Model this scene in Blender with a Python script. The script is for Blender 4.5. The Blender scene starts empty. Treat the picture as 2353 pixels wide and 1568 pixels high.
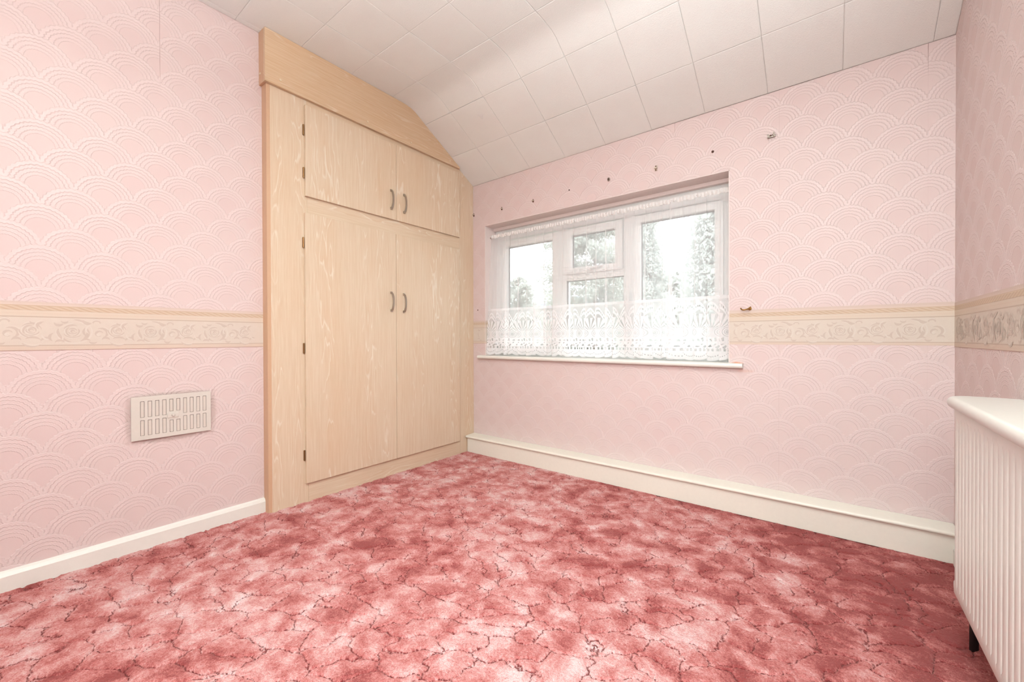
import bpy, bmesh, math, random
import numpy as np
from mathutils import Matrix, Vector

SC = bpy.context.scene
COL = SC.collection
PI = math.pi

# ------------------------------------------------------------------ camera, world, lights, exposure
F, YAW, PITCH, ROLL = 938.12758, 0.66003546, -0.0062297, -0.0027439
CAM = Vector((0, 0, 0.9))
fw = Vector((-math.sin(YAW) * math.cos(PITCH), math.cos(YAW) * math.cos(PITCH), math.sin(PITCH)))
r0 = Vector((math.cos(YAW), math.sin(YAW), 0))
u0 = r0.cross(fw)
rr = math.cos(ROLL) * r0 + math.sin(ROLL) * u0
uu = -math.sin(ROLL) * r0 + math.cos(ROLL) * u0
cam_data = bpy.data.cameras.new('camera')
cam_data.sensor_width = 36
cam_data.lens = F / 2353 * 36
cam_data.clip_start = 0.02
cam = bpy.data.objects.new('camera', cam_data)
COL.objects.link(cam)
cam.matrix_world = Matrix(((rr.x, uu.x, -fw.x, CAM.x), (rr.y, uu.y, -fw.y, CAM.y), (rr.z, uu.z, -fw.z, CAM.z), (0, 0, 0, 1)))
SC.camera = cam

world = bpy.data.worlds.new('overcast_sky')
SC.world = world
world.use_nodes = True
wn = world.node_tree
bg = wn.nodes['Background']
bg.inputs['Color'].default_value = (.93, .98, 1.0, 1)
bg.inputs['Strength'].default_value = 4.8

def area_light(name, loc, rot, size, power, color):
    d = bpy.data.lights.new(name, 'AREA')
    d.shape = 'DISK'; d.size = size; d.energy = power; d.color = color
    o = bpy.data.objects.new(name, d)
    o.location = loc; o.rotation_euler = rot
    COL.objects.link(o)
    return o
# photographer's flash bounced off the ceiling above and behind the camera, plus added fill
LCOL = (.895, .968, .975)
area_light('ceiling_bounce_light', (0.05, 0.38, 2.42), (0, 0, 0), .7, 17, LCOL)
fl_ = area_light('flash_head', (0.05, -0.30, 1.32), (PI, 0, 0), 0.35, 126, LCOL)
fl_.data.spread = 2.5
fd = Vector((-.9, 2.3, .3)) - Vector((-.1, -.6, 1.5))
sf_ = area_light('soft_fill', (-.1, -.6, 1.5), fd.to_track_quat('-Z', 'Y').to_euler(), .8, 11.5, LCOL)  # added fill lamp behind the camera, brightens the low walls and skirting
sf_.data.spread = 1.75

SC.view_settings.view_transform = 'Standard'
SC.view_settings.look = 'None'
SC.view_settings.gamma = 1
SC.view_settings.use_curve_mapping = False
SC.view_settings.exposure = -0.06
SC.cycles.max_bounces = 10
SC.cycles.diffuse_bounces = 6
SC.cycles.transparent_max_bounces = 24
SC.cycles.use_denoising = True

# ------------------------------------------------------------------ room dimensions (metres)
XA, XC, YB, YR = -2.325, 0.405, 2.418, -1.3     # left wall, right wall, window wall, wall behind the camera
CZ = 2.48                                       # flat ceiling
PROFILE = [(YR, CZ), (1.70, CZ), (1.745, 2.4785), (1.785, 2.473), (1.82, 2.461), (1.855, 2.4425), (1.89, 2.4215), (YB + .012, 2.1215)]
def ceil_z(y):
    for (a, za), (b, zb) in zip(PROFILE, PROFILE[1:]):
        if a <= y <= b:
            return za + (zb - za) * (y - a) / (b - a)
    return PROFILE[-1][1]

# ------------------------------------------------------------------ colour + node helpers
def lin(r, g, b):
    f = lambda c: (c / 255 / 12.92) if c / 255 <= 0.04045 else ((c / 255 + 0.055) / 1.055) ** 2.4
    # colours are noted as they look in the warm room; the paint itself is a little cooler
    return (f(r) * .80, f(g) * .885, f(b) * .90, 1.0)

class NT:
    """small helper for building node trees"""
    def __init__(self, name, rough=0.6, spec=0.4):
        self.m = bpy.data.materials.new(name)
        self.m.use_nodes = True
        self.t = self.m.node_tree
        self.b = self.t.nodes['Principled BSDF']
        self.out = self.t.nodes['Material Output']
        self.b.inputs['Roughness'].default_value = rough
        self.b.inputs['Specular IOR Level'].default_value = spec
    def n(self, typ, **kw):
        nd = self.t.nodes.new(typ)
        for k, v in kw.items():
            setattr(nd, k, v)
        return nd
    def put(self, sock, v):
        if isinstance(v, bpy.types.NodeSocket):
            self.t.links.new(v, sock)
        else:
            sock.default_value = v
    def math(self, op, a, b=None, c=None, clamp=False):
        nd = self.n('ShaderNodeMath', operation=op, use_clamp=clamp)
        for i, v in enumerate((a, b, c)):
            if v is not None:
                self.put(nd.inputs[i], v)
        return nd.outputs[0]
    def mix(self, fac, a, b):
        nd = self.n('ShaderNodeMix', data_type='RGBA')
        self.put(nd.inputs[0], fac); self.put(nd.inputs[6], a); self.put(nd.inputs[7], b)
        return nd.outputs[2]
    def fmix(self, fac, a, b):
        nd = self.n('ShaderNodeMix', data_type='FLOAT')
        self.put(nd.inputs[0], fac); self.put(nd.inputs[2], a); self.put(nd.inputs[3], b)
        return nd.outputs[0]
    def coord(self):
        tc = self.n('ShaderNodeTexCoord')
        s = self.n('ShaderNodeSeparateXYZ')
        self.t.links.new(tc.outputs['Object'], s.inputs[0])
        return s.outputs[0], s.outputs[1], s.outputs[2], tc.outputs['Object']
    def vec(self, x, y, z):
        c = self.n('ShaderNodeCombineXYZ')
        self.put(c.inputs[0], x); self.put(c.inputs[1], y); self.put(c.inputs[2], z)
        return c.outputs[0]
    def noise(self, vec, scale, detail=3, rough=0.5, dist=0.0):
        nd = self.n('ShaderNodeTexNoise')
        self.put(nd.inputs['Vector'], vec)
        nd.inputs['Scale'].default_value = scale
        nd.inputs['Detail'].default_value = detail
        nd.inputs['Roughness'].default_value = rough
        nd.inputs['Distortion'].default_value = dist
        return nd.outputs[0]
    def ramp(self, fac, stops, interp='LINEAR'):
        nd = self.n('ShaderNodeValToRGB')
        self.put(nd.inputs[0], fac)
        cr = nd.color_ramp; cr.interpolation = interp
        while len(cr.elements) < len(stops):
            cr.elements.new(0.5)
        for e, (p, c) in zip(cr.elements, stops):
            e.position = p
            e.color = c if isinstance(c, tuple) else (c, c, c, 1)
        return nd.outputs[0]
    def step(self, v, lo, hi):
        nd = self.n('ShaderNodeMapRange')
        self.put(nd.inputs[0], v)
        nd.inputs[1].default_value = lo; nd.inputs[2].default_value = hi
        nd.inputs[3].default_value = 0; nd.inputs[4].default_value = 1
        return nd.outputs[0]
    def band(self, v, lo, hi, soft):
        return self.math('MULTIPLY', self.step(v, lo - soft, lo + soft), self.math('SUBTRACT', 1.0, self.step(v, hi - soft, hi + soft)))
    def bump(self, h, dist, strength=1.0):
        nd = self.n('ShaderNodeBump')
        nd.inputs['Strength'].default_value = strength
        nd.inputs['Distance'].default_value = dist
        self.put(nd.inputs['Height'], h)
        self.t.links.new(nd.outputs[0], self.b.inputs['Normal'])
    def color(self, v):
        self.put(self.b.inputs['Base Color'], v)
    def rough(self, v):
        self.put(self.b.inputs['Roughness'], v)

def plain(name, rgb, rough=0.5, metal=0.0, spec=0.4, grain=0.0):
    k = NT(name, rough, spec)
    c = lin(*rgb)
    k.b.inputs['Metallic'].default_value = metal
    x, y, z, o = k.coord()
    nz = k.noise(o, 60, 3)
    d = tuple(v * 0.94 for v in c[:3]) + (1,)
    k.color(k.mix(nz, c, d))
    if grain:
        k.bump(k.noise(o, 900, 2), grain)
    return k.m

# ------------------------------------------------------------------ materials
WALL = (230, 204, 199)
def wallpaper(name, axis, ph_u, ph_z, seams=(), stain=None):
    """embossed vinyl wallpaper: overlapping scallop fans with wavy pearly ridges"""
    k = NT(name, 0.55, 0.5)
    x, y, z, o = k.coord()
    u = (x, y)[axis]
    W, V, R = 0.1715, 0.0777, 0.091
    uu_ = k.math('DIVIDE', k.math('SUBTRACT', u, ph_u), W)
    vv = k.math('DIVIDE', k.math('SUBTRACT', z, ph_z), V)
    nrow = k.math('FLOOR', vv)
    wob_n = k.noise(o, 30, 2)
    cands = []
    for j in (-1, 0, 1):
        row = k.math('ADD', nrow, float(j))
        off = k.math('MULTIPLY', k.math('FLOORED_MODULO', row, 2.0), 0.5)
        du = k.math('MULTIPLY', k.math('SUBTRACT', k.math('FRACT', k.math('ADD', k.math('SUBTRACT', uu_, off), 0.5)), 0.5), W)
        dv = k.math('MULTIPLY', k.math('SUBTRACT', vv, row), V)
        d = k.math('SQRT', k.math('ADD', k.math('MULTIPLY', du, du), k.math('MULTIPLY', dv, dv)))
        ang = k.math('ARCTAN2', dv, du)
        wv = k.math('SINE', k.math('ADD', k.math('MULTIPLY', ang, 34.0), k.math('MULTIPLY', wob_n, 9.0)))
        d = k.math('ADD', d, k.math('MULTIPLY', k.math('MULTIPLY', wv, 0.017), d))
        d = k.math('ADD', d, k.math('MULTIPLY', k.math('SUBTRACT', wob_n, 0.5), 0.004))
        cands.append(d)
    in0 = k.math('LESS_THAN', cands[0], R)
    in1 = k.math('LESS_THAN', cands[1], R)
    d = k.fmix(in0, k.fmix(in1, cands[2], cands[1]), cands[0])
    q = k.math('DIVIDE', d, R)
    h = k.ramp(q, [(0, .0), (.405, .0), (.43, .60), (.455, .35), (.525, .50), (.545, .05), (.57, .75), (.60, .45), (.675, .62), (.695, .08), (.72, .9), (.75, .6), (.81, .75), (.83, .12),
                   (.865, 1.0), (.90, .8), (.96, .95), (.985, .55), (1.0, .0)])
    fine = k.noise(o, 700, 2)
    base, ridge = lin(*WALL), lin(WALL[0] + 3, WALL[1] + 4, WALL[2] + 5)
    blot = k.noise(o, 2.3, 3)
    base = k.mix(k.step(blot, .35, .7), base, lin(WALL[0] - 1, WALL[1] - 4, WALL[2] - 3))
    col = k.mix(h, base, ridge)
    height = k.math('ADD', h, k.math('MULTIPLY', fine, 0.12))
    # joints between lengths of paper, some opened up near the ceiling
    for (s, top_from, dark) in seams:
        wig = k.math('ADD', u, k.math('MULTIPLY', k.noise(o, 9, 2), 0.002))
        line = k.band(wig, s + .0012, s + .0028, .0007)
        if top_from is not None:
            line = k.math('MULTIPLY', line, k.step(z, top_from, top_from + .12))
        col = k.mix(k.math('MULTIPLY', line, dark), col, lin(150, 112, 104))
        height = k.math('SUBTRACT', height, k.math('MULTIPLY', line, 0.4 * dark))
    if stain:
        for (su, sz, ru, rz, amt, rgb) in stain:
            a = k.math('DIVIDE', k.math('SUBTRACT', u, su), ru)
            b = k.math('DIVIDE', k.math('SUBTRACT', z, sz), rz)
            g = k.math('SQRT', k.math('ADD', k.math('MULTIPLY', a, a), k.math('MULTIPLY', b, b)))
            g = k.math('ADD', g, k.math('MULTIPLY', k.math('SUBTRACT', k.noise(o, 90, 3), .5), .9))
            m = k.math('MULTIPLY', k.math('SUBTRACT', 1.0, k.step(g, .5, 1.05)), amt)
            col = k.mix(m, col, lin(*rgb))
    k.color(col)
    k.rough(k.fmix(h, 0.62, 0.40))
    k.bump(height, 0.0022, 0.68)
    return k.m

def border_paper(name, axis, phase):
    """printed dado border: rope line, fillets and a stone coloured frieze"""
    k = NT(name, 0.6, 0.35)
    x, y, z, o = k.coord()
    u = (x, y)[axis]
    v = k.math('SUBTRACT', z, 0.86)                  # 0 .. 0.182
    nz = k.noise(o, 40, 3)
    col = k.mix(nz, lin(229, 211, 197), lin(224, 204, 190))
    def over(col, lo, hi, rgb, soft=.0008, a=1.0):
        return k.mix(k.math('MULTIPLY', k.band(v, lo, hi, soft), a), col, lin(*rgb))
    col = over(col, .166, .19, (228, 203, 189))
    col = over(col, .175, .19, (222, 196, 184), .004)
    # rope band
    t = k.math('DIVIDE', k.math('ADD', k.math('SUBTRACT', u, phase), k.math('MULTIPLY', v, 2.3)), 0.0262)
    s = k.math('FRACT', t)
    dash = k.ramp(s, [(0, lin(205, 174, 149)), (.15, lin(212, 181, 156)), (.4, lin(222, 195, 171)), (.6, lin(220, 193, 168)), (.85, lin(213, 183, 158)), (1, lin(205, 174, 149))])
    col = k.mix(k.band(v, .149, .166, .0012), col, dash)
    col = over(col, .1655, .168, (208, 176, 150), .0008)
    col = over(col, .129, .149, (227, 205, 187))
    col = over(col, .1375, .1392, (224, 199, 180))
    col = over(col, .1235, .1275, (203, 178, 160))
    col = over(col, .0165, .0205, (206, 180, 163))
    col = over(col, -.01, .0165, (226, 201, 184))
    col = over(col, .0075, .0095, (225, 198, 180))
    col = over(col, -.01, .0022, (196, 158, 142), .0008)
    k.color(col)
    k.bump(k.math('ADD', k.noise(o, 500, 2), k.band(v, .149, .166, .001)), 0.0005)
    return k.m

def wood(name, vertical=True, seed=0.0, tint=0.0):
    """limed light oak laminate with pale cathedral grain"""
    k = NT(name, 0.36, 0.4)
    x, y, z, o = k.coord()
    a, l = (y, z) if vertical else (z, y)
    a = k.math('ADD', a, x)
    p = k.vec(k.math('MULTIPLY', a, 13.0), k.math('MULTIPLY', l, 1.7), seed)
    n = k.noise(p, 1.0, 2.5, 0.45)
    wig = k.noise(k.vec(k.math('MULTIPLY', a, 70), k.math('MULTIPLY', l, 30), seed), 1.0, 2)
    n2 = k.math('ADD', n, k.math('MULTIPLY', wig, 0.010))
    ring = k.math('FRACT', k.math('MULTIPLY', n2, 11.0))
    line = k.ramp(ring, [(0, 0.), (.36, 0.), (.46, .9), (.52, 1.), (.60, .15), (.8, .0), (1, 0.)])
    streak = k.noise(k.vec(k.math('MULTIPLY', a, 170), k.math('MULTIPLY', l, 5), seed), 1.0, 2)
    fine = k.noise(k.vec(k.math('MULTIPLY', a, 520), k.math('MULTIPLY', l, 14), seed), 1.0, 2)
    patch = k.noise(k.vec(k.math('MULTIPLY', a, 13), k.math('MULTIPLY', l, .7), seed + 4), 1.0, 1)
    gate = k.step(patch, .50, .60)
    broad = k.noise(k.vec(k.math('MULTIPLY', a, 4.5), k.math('MULTIPLY', l, .8), seed + 9), 1.0, 2)
    c0, c1 = lin(223 - 8 * tint, 193 - 17 * tint, 163 - 24 * tint), lin(232 - 8 * tint, 207 - 17 * tint, 181 - 24 * tint)
    col = k.mix(k.step(streak, .3, .7), c0, c1)
    col = k.mix(k.math('MULTIPLY', k.step(broad, .45, .75), .45), col, lin(224, 186, 150))
    col = k.mix(k.math('MULTIPLY', k.step(fine, .45, .75), .22), col, lin(244, 224, 200))
    shade = k.ramp(ring, [(0, .0), (.3, .55), (.45, .0), (.6, .0), (1, 0.)])
    col = k.mix(k.math('MULTIPLY', k.math('MULTIPLY', shade, gate), .35), col, lin(219, 176, 138))
    col = k.mix(k.math('MULTIPLY', k.math('MULTIPLY', line, k.math('ADD', k.math('MULTIPLY', gate, .55 - .25 * tint), .03)), k.step(fine, .2, .6)), col, lin(251, 239, 224))
    k.color(col)
    k.bump(k.math('ADD', streak, k.math('MULTIPLY', line, -.5)), 0.00025)
    return k.m

def carpet_mat():
    k = NT('red_sculpted_carpet', 0.95, 0.12)
    x, y, z, o = k.coord()
    flat = k.vec(x, y, 0.0)
    # dye mottling: cloudy patches from pale pink to deep red
    w1 = k.n('ShaderNodeTexNoise'); k.put(w1.inputs['Vector'], flat); w1.inputs['Scale'].default_value = 5.0; w1.inputs['Detail'].default_value = 3
    warp = k.n('ShaderNodeVectorMath', operation='MULTIPLY_ADD')
    k.put(warp.inputs[0], w1.outputs['Color']); warp.inputs[1].default_value = (.12, .12, 0); k.put(warp.inputs[2], flat)
    dye = k.noise(warp.outputs[0], 9.5, 7, .66)
    dye2 = k.noise(flat, 1.6, 2)
    strands = k.noise(flat, 150, 3, .65)
    tuft = k.noise(flat, 420, 2, .6)
    f = k.math('ADD', k.math('MULTIPLY', k.math('SUBTRACT', dye, .5), 2.3), .61)
    f = k.math('ADD', f, k.math('MULTIPLY', k.math('SUBTRACT', dye2, .5), 0.8))
    # deeper red toward the right: pile and room shade put into the colour
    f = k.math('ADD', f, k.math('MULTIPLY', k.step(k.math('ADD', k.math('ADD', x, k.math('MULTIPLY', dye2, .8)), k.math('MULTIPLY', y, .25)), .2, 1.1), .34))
    f = k.math('ADD', f, k.math('MULTIPLY', k.math('SUBTRACT', strands, .5), .8))
    f = k.math('ADD', f, k.math('MULTIPLY', k.math('SUBTRACT', tuft, .5), .7))
    col = k.ramp(f, [(0.0, lin(246, 221, 220)), (.25, lin(240, 198, 196)), (.5, lin(226, 159, 155)), (.74, lin(203, 116, 112)), (1.0, lin(158, 70, 69))])
    # sculpted channels
    ca, sa = math.cos(.62), math.sin(.62)
    xr = k.math('ADD', k.math('MULTIPLY', x, ca), k.math('MULTIPLY', y, sa))
    yr = k.math('SUBTRACT', k.math('MULTIPLY', y, ca), k.math('MULTIPLY', x, sa))
    wn1 = k.n('ShaderNodeTexNoise'); k.put(wn1.inputs['Vector'], flat); wn1.inputs['Scale'].default_value = 9.0; wn1.inputs['Detail'].default_value = 3
    pv = k.vec(k.math('MULTIPLY', xr, .58), yr, 0.0)
    wv = k.n('ShaderNodeVectorMath', operation='MULTIPLY_ADD')
    k.put(wv.inputs[0], wn1.outputs['Color']); wv.inputs[1].default_value = (.14, .10, 0); k.put(wv.inputs[2], pv)
    vo = k.n('ShaderNodeTexVoronoi', feature='DISTANCE_TO_EDGE', voronoi_dimensions='2D')
    k.put(vo.inputs['Vector'], wv.outputs[0]); vo.inputs['Scale'].default_value = 12.5
    e = vo.outputs['Distance']
    keep = k.step(k.noise(flat, 6.5, 2), .31, .41)
    dots = k.step(k.noise(flat, 150, 2, .6), .40, .52)
    ch = k.math('SUBTRACT', 1.0, k.step(k.math('SUBTRACT', e, k.math('MULTIPLY', strands, .020)), .0, .026))
    ch = k.math('MULTIPLY', ch, keep)
    chd = k.math('MULTIPLY', ch, dots)
    dome = k.step(e, 0.0, .12)
    col = k.mix(k.math('MULTIPLY', chd, .92), col, lin(120, 36, 38))
    k.color(col)
    k.b.inputs['Sheen Weight'].default_value = 0.25
    k.b.inputs['Sheen Roughness'].default_value = 0.5
    k.put(k.b.inputs['Sheen Tint'], lin(245, 190, 180))
    h = k.math('ADD', k.math('MULTIPLY', dome, .005), k.math('MULTIPLY', strands, .008))
    h = k.math('ADD', h, k.math('MULTIPLY', tuft, .003))
    h = k.math('SUBTRACT', h, k.math('MULTIPLY', chd, .005))
    dn = k.n('ShaderNodeDisplacement')
    dn.inputs['Midlevel'].default_value = 0.006; dn.inputs['Scale'].default_value = 1.0
    k.put(dn.inputs['Height'], h)
    k.t.links.new(dn.outputs[0], k.out.inputs['Displacement'])
    k.m.displacement_method = 'BOTH'
    return k.m

def tile_mat():
    k = NT('polystyrene_tile', 0.72, 0.3)
    x, y, z, o = k.coord()
    info = k.n('ShaderNodeObjectInfo')
    nz = k.noise(o, 260, 3, .6)
    col = k.mix(info.outputs['Random'], lin(249, 244, 239), lin(246, 241, 236))
    col = k.mix(k.math('MULTIPLY', k.step(k.noise(o, 5, 3), .4, .7), .35), col, lin(244, 234, 229))
    k.color(col)
    k.bump(nz, 0.0018, .8)
    return k.m

def sheer_mat(lace):
    """thin white net; the lace border is knitted with an open pattern"""
    k = NT('curtain_lace' if lace else 'curtain_voile', 0.9, 0.1)
    uvn = k.n('ShaderNodeUVMap')
    s = k.n('ShaderNodeSeparateXYZ'); k.t.links.new(uvn.outputs[0], s.inputs[0])
    u, z = s.outputs[0], s.outputs[1]
    weave = k.math('MULTIPLY', k.math('SUBTRACT', k.noise(k.vec(k.math('MULTIPLY', u, 260), k.math('MULTIPLY', z, 6), 0.), 1.0, 2), .5), .10)
    if not lace:
        alpha = k.math('ADD', weave, .37, clamp=True)
    else:
        P = 0.0735
        ph = k.math('DIVIDE', u, P)
        p = k.math('MULTIPLY', k.math('ABSOLUTE', k.math('SUBTRACT', k.math('FRACT', ph), .5)), 2.0)     # 0 arch centre, 1 trough
        arch = k.math('MULTIPLY', k.math('POWER', p, 1.9), -.066)
        t = k.math('SUBTRACT', z, k.math('ADD', arch, 1.103))
        # ground net
        net = k.math('MULTIPLY', k.math('SINE', k.math('MULTIPLY', k.math('ADD', u, z), 1150.0)), k.math('SINE', k.math('MULTIPLY', k.math('SUBTRACT', u, z), 1150.0)))
        alpha = k.math('ADD', k.math('MULTIPLY', k.step(net, -.3, .3), .35), .42)
        def over(alpha, mask, val):
            return k.fmix(mask, alpha, val)
        alpha = over(alpha, k.band(t, -.0145, 0.0, .001), .93)
        # row of holes between the two ribs of the arch
        arc_s = k.math('SINE', k.math('MULTIPLY', k.math('FRACT', ph), 2 * PI * 10))
        alpha = over(alpha, k.band(t, -.0265, -.0145, .0008), k.fmix(k.step(arc_s, -.2, .4), .92, .12))
        alpha = over(alpha, k.band(t, -.043, -.0265, .001), .93)
        # below the arch: fan of petals from a low centre
        du = k.math('MULTIPLY', k.math('SUBTRACT', k.math('FRACT', ph), .5), P)
        dz = k.math('SUBTRACT', z, .945)
        ang = k.math('ARCTAN2', du, dz)
        rad = k.math('SQRT', k.math('ADD', k.math('MULTIPLY', du, du), k.math('MULTIPLY', dz, dz)))
        petals = k.step(k.math('SINE', k.math('MULTIPLY', ang, 19.0)), -.6, -.1)
        fan = k.fmix(petals, .42, .90)
        below = k.math('LESS_THAN', t, -.0435)
        alpha = over(alpha, below, k.fmix(k.step(rad, .088, .093), fan, .5))
        low = k.math('SUBTRACT', 1.0, k.step(z, .957, .959))
        # roundels with netted centres between the fans, then flowers
        du2 = k.math('MULTIPLY', k.math('SUBTRACT', k.math('FRACT', k.math('ADD', ph, .5)), .5), P)
        dz2 = k.math('SUBTRACT', z, .933)
        r2 = k.math('SQRT', k.math('ADD', k.math('MULTIPLY', du2, du2), k.math('MULTIPLY', dz2, dz2)))
        ring = k.step(k.math('SINE', k.math('MULTIPLY', r2, 700.0)), -.45, -.1)
        alpha = over(alpha, low, .86)
        rmask = k.math('MULTIPLY', k.math('LESS_THAN', r2, .030), k.math('SUBTRACT', 1.0, k.step(z, .965, .967)))
        alpha = over(alpha, rmask, k.fmix(ring, .55, .90))
        alpha = over(alpha, k.math('LESS_THAN', r2, .011), k.math('ADD', k.math('MULTIPLY', k.step(net, -.3, .3), .5), .3))
        vo = k.n('ShaderNodeTexVoronoi', feature='DISTANCE_TO_EDGE')
        k.put(vo.inputs['Vector'], k.vec(k.math('MULTIPLY', k.math('FRACT', ph), 4.0), k.math('MULTIPLY', z, 4.0 / P), 0.))
        vo.inputs['Scale'].default_value = 1.0
        flowers = k.fmix(k.step(vo.outputs['Distance'], .20, .28), .95, .35)
        alpha = over(alpha, k.band(z, .838, .905, .0006), k.fmix(k.step(r2, .030, .031), .88, flowers))
        alpha = over(alpha, k.band(z, .826, .8395, .0006), k.fmix(k.step(k.math('SINE', k.math('MULTIPLY', ph, 2 * PI * 4)), -.1, .3), .92, .10))
        alpha = over(alpha, k.math('SUBTRACT', 1.0, k.step(z, .825, .826)), .90)
        # two festoons of small eyelets in the solid hem
        fz = k.math('SUBTRACT', z, k.math('ADD', k.math('MULTIPLY', k.math('POWER', p, 2.0), .022), .792))
        eye = k.math('MULTIPLY', k.band(fz, 0.0, .006, .0008), k.step(k.math('SINE', k.math('MULTIPLY', ph, 2 * PI * 9)), .0, .4))
        alpha = over(alpha, k.math('MULTIPLY', eye, k.math('LESS_THAN', z, .822)), .35)
        # solid heading of the border
        alpha = over(alpha, k.step(z, 1.116, 1.117), .80)
        alpha = k.math('ADD', alpha, k.math('MULTIPLY', weave, .4), clamp=True)
    tr = k.n('ShaderNodeBsdfTransparent')
    df = k.n('ShaderNodeBsdfDiffuse'); df.inputs[0].default_value = (.93, .93, .94, 1)
    tl = k.n('ShaderNodeBsdfTranslucent'); tl.inputs[0].default_value = (.93, .93, .94, 1)
    m1 = k.n('ShaderNodeMixShader'); m1.inputs[0].default_value = .45
    k.t.links.new(df.outputs[0], m1.inputs[1]); k.t.links.new(tl.outputs[0], m1.inputs[2])
    m2 = k.n('ShaderNodeMixShader')
    k.put(m2.inputs[0], alpha)
    k.t.links.new(tr.outputs[0], m2.inputs[1]); k.t.links.new(m1.outputs[0], m2.inputs[2])
    k.t.links.new(m2.outputs[0], k.out.inputs[0])
    return k.m

def glass_mat():
    k = NT('window_glass', 0.0)
    tr = k.n('ShaderNodeBsdfTransparent'); tr.inputs[0].default_value = (.98, .98, .98, 1)
    gl = k.n('ShaderNodeBsdfGlossy'); gl.inputs['Roughness'].default_value = .02
    fr = k.n('ShaderNodeFresnel'); fr.inputs[0].default_value = 1.45
    m = k.n('ShaderNodeMixShader')
    k.t.links.new(fr.outputs[0], m.inputs[0]); k.t.links.new(tr.outputs[0], m.inputs[1]); k.t.links.new(gl.outputs[0], m.inputs[2])
    k.t.links.new(m.outputs[0], k.out.inputs[0])
    return k.m

def leaf_mat(name, c0, c1, glow=.5):
    """foliage: matte leaves that let daylight through"""
    k = NT(name, 0.8, 0.2)
    x, y, z, o = k.coord()
    c = k.mix(k.noise(o, 6, 2), lin(*c0), lin(*c1))
    df = k.n('ShaderNodeBsdfDiffuse'); k.put(df.inputs[0], c)
    tl = k.n('ShaderNodeBsdfTranslucent'); k.put(tl.inputs[0], c)
    m = k.n('ShaderNodeMixShader'); m.inputs[0].default_value = glow
    k.t.links.new(df.outputs[0], m.inputs[1]); k.t.links.new(tl.outputs[0], m.inputs[2])
    k.t.links.new(m.outputs[0], k.out.inputs[0])
    return k.m

def brick_mat():
    k = NT('house_render', .9, .2)
    x, y, z, o = k.coord()
    k.color(k.mix(k.noise(o, 3, 3), lin(205, 196, 188), lin(190, 180, 172)))
    return k.m

M = {}
M['wall_left'] = wallpaper('scallop_wallpaper_left', 1, 0.128, 1.564 - .091, [(0.476, 2.0, .6)],
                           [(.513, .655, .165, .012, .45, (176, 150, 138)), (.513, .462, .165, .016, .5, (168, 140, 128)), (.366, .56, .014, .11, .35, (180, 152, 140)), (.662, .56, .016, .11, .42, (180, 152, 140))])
M['wall_back'] = wallpaper('scallop_wallpaper_back', 0, 0.066, 1.661 - .091, [(-1.70, 1.93, .22), (-0.698, 2.01, .8), (0.325, 1.99, .9), (-.197, None, .16), (0.325, None, .07)],
                           [(-.382, .766, .030, .010, .85, (226, 140, 96)), (-.345, .728, .05, .010, .25, (226, 160, 130)), (-.44, .80, .035, .06, .2, (244, 200, 176))])
M['wall_right'] = wallpaper('scallop_wallpaper_right', 1, 0.10, 1.5)
M['wall_front'] = plain('plain_pink_wall', WALL, .7)
M['reveal'] = plain('painted_pink_reveal', (247, 226, 220), .6)
M['border_y'] = border_paper('border_paper_side', 1, 0.0)
M['border_x'] = border_paper('border_paper_back', 0, 0.0)
M['scroll_dark'] = plain('border_scroll_taupe', (217, 195, 181), .65)
M['scroll_light'] = plain('border_scroll_cream', (232, 215, 202), .65)
M['tile'] = tile_mat()
M['ceiling_slab'] = plain('ceiling_backing', (226, 204, 194), .9)
M['wood'] = [wood('limed_oak_upright_%d' % i, True, 3.7 * i) for i in range(4)]
M['wood_h'] = [wood('limed_oak_level_%d' % i, False, 2.3 + 5.1 * i) for i in range(2)]
M['wood_cornice'] = wood('limed_oak_cornice', False, 21.3, 1.0)
M['wood_edge'] = plain('oak_edging', (220, 176, 143), .5)
M['cap'] = plain('screw_cap_cream', (240, 216, 186), .35)
M['nickel'] = plain('satin_nickel', (196, 176, 160), .34, .9)
M['hinge'] = plain('old_brass_hinge', (150, 110, 72), .4, .8)
M['brass'] = plain('tarnished_brass', (176, 128, 66), .35, .85)
M['gloss_white'] = plain('ivory_gloss_paint', (248, 239, 230), .3, 0, .45)
M['skirt_cream'] = plain('cream_gloss_paint', (250, 238, 224), .32, 0, .45)
M['upvc'] = plain('white_upvc', (240, 234, 231), .3, 0, .45)
M['gasket'] = plain('grey_gasket', (120, 116, 116), .7)
M['glass'] = glass_mat()
M['voile'] = sheer_mat(False)
M['lace'] = sheer_mat(True)
M['heading'] = plain('white_heading_tape', (240, 230, 226), .9)
M['wire'] = plain('white_plastic_wire', (214, 200, 194), .5)
M['radiator'] = plain('radiator_enamel', (245, 237, 230), .35, 0, .45)
M['shelf'] = plain('shelf_gloss_white', (231, 220, 211), .28, 0, .5)
M['dark_pipe'] = plain('black_lagged_pipe', (30, 20, 20), .7)
M['vent'] = plain('ivory_plastic_vent', (229, 216, 205), .45)
M['vent_shutter'] = plain('beige_vent_shutter', (228, 212, 200), .6)
M['dirt'] = plain('dusty_brown_gap', (84, 62, 54), .9)
M['plug'] = plain('brown_wall_plug', (104, 66, 52), .6)
M['screw'] = plain('dull_steel_screw', (176, 160, 148), .4, .7)
M['bracket'] = plain('cream_rail_bracket', (226, 208, 190), .45)
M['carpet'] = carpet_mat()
M['floorboard'] = plain('floor_screed', (150, 130, 118), .9)
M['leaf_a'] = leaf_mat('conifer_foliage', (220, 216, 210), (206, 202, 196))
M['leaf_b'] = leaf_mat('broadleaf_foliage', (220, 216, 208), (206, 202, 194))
M['bark'] = plain('tree_bark', (120, 104, 94), .9)
M['house'] = brick_mat()
M['roof'] = plain('slate_roof', (128, 132, 142), .8)
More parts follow.
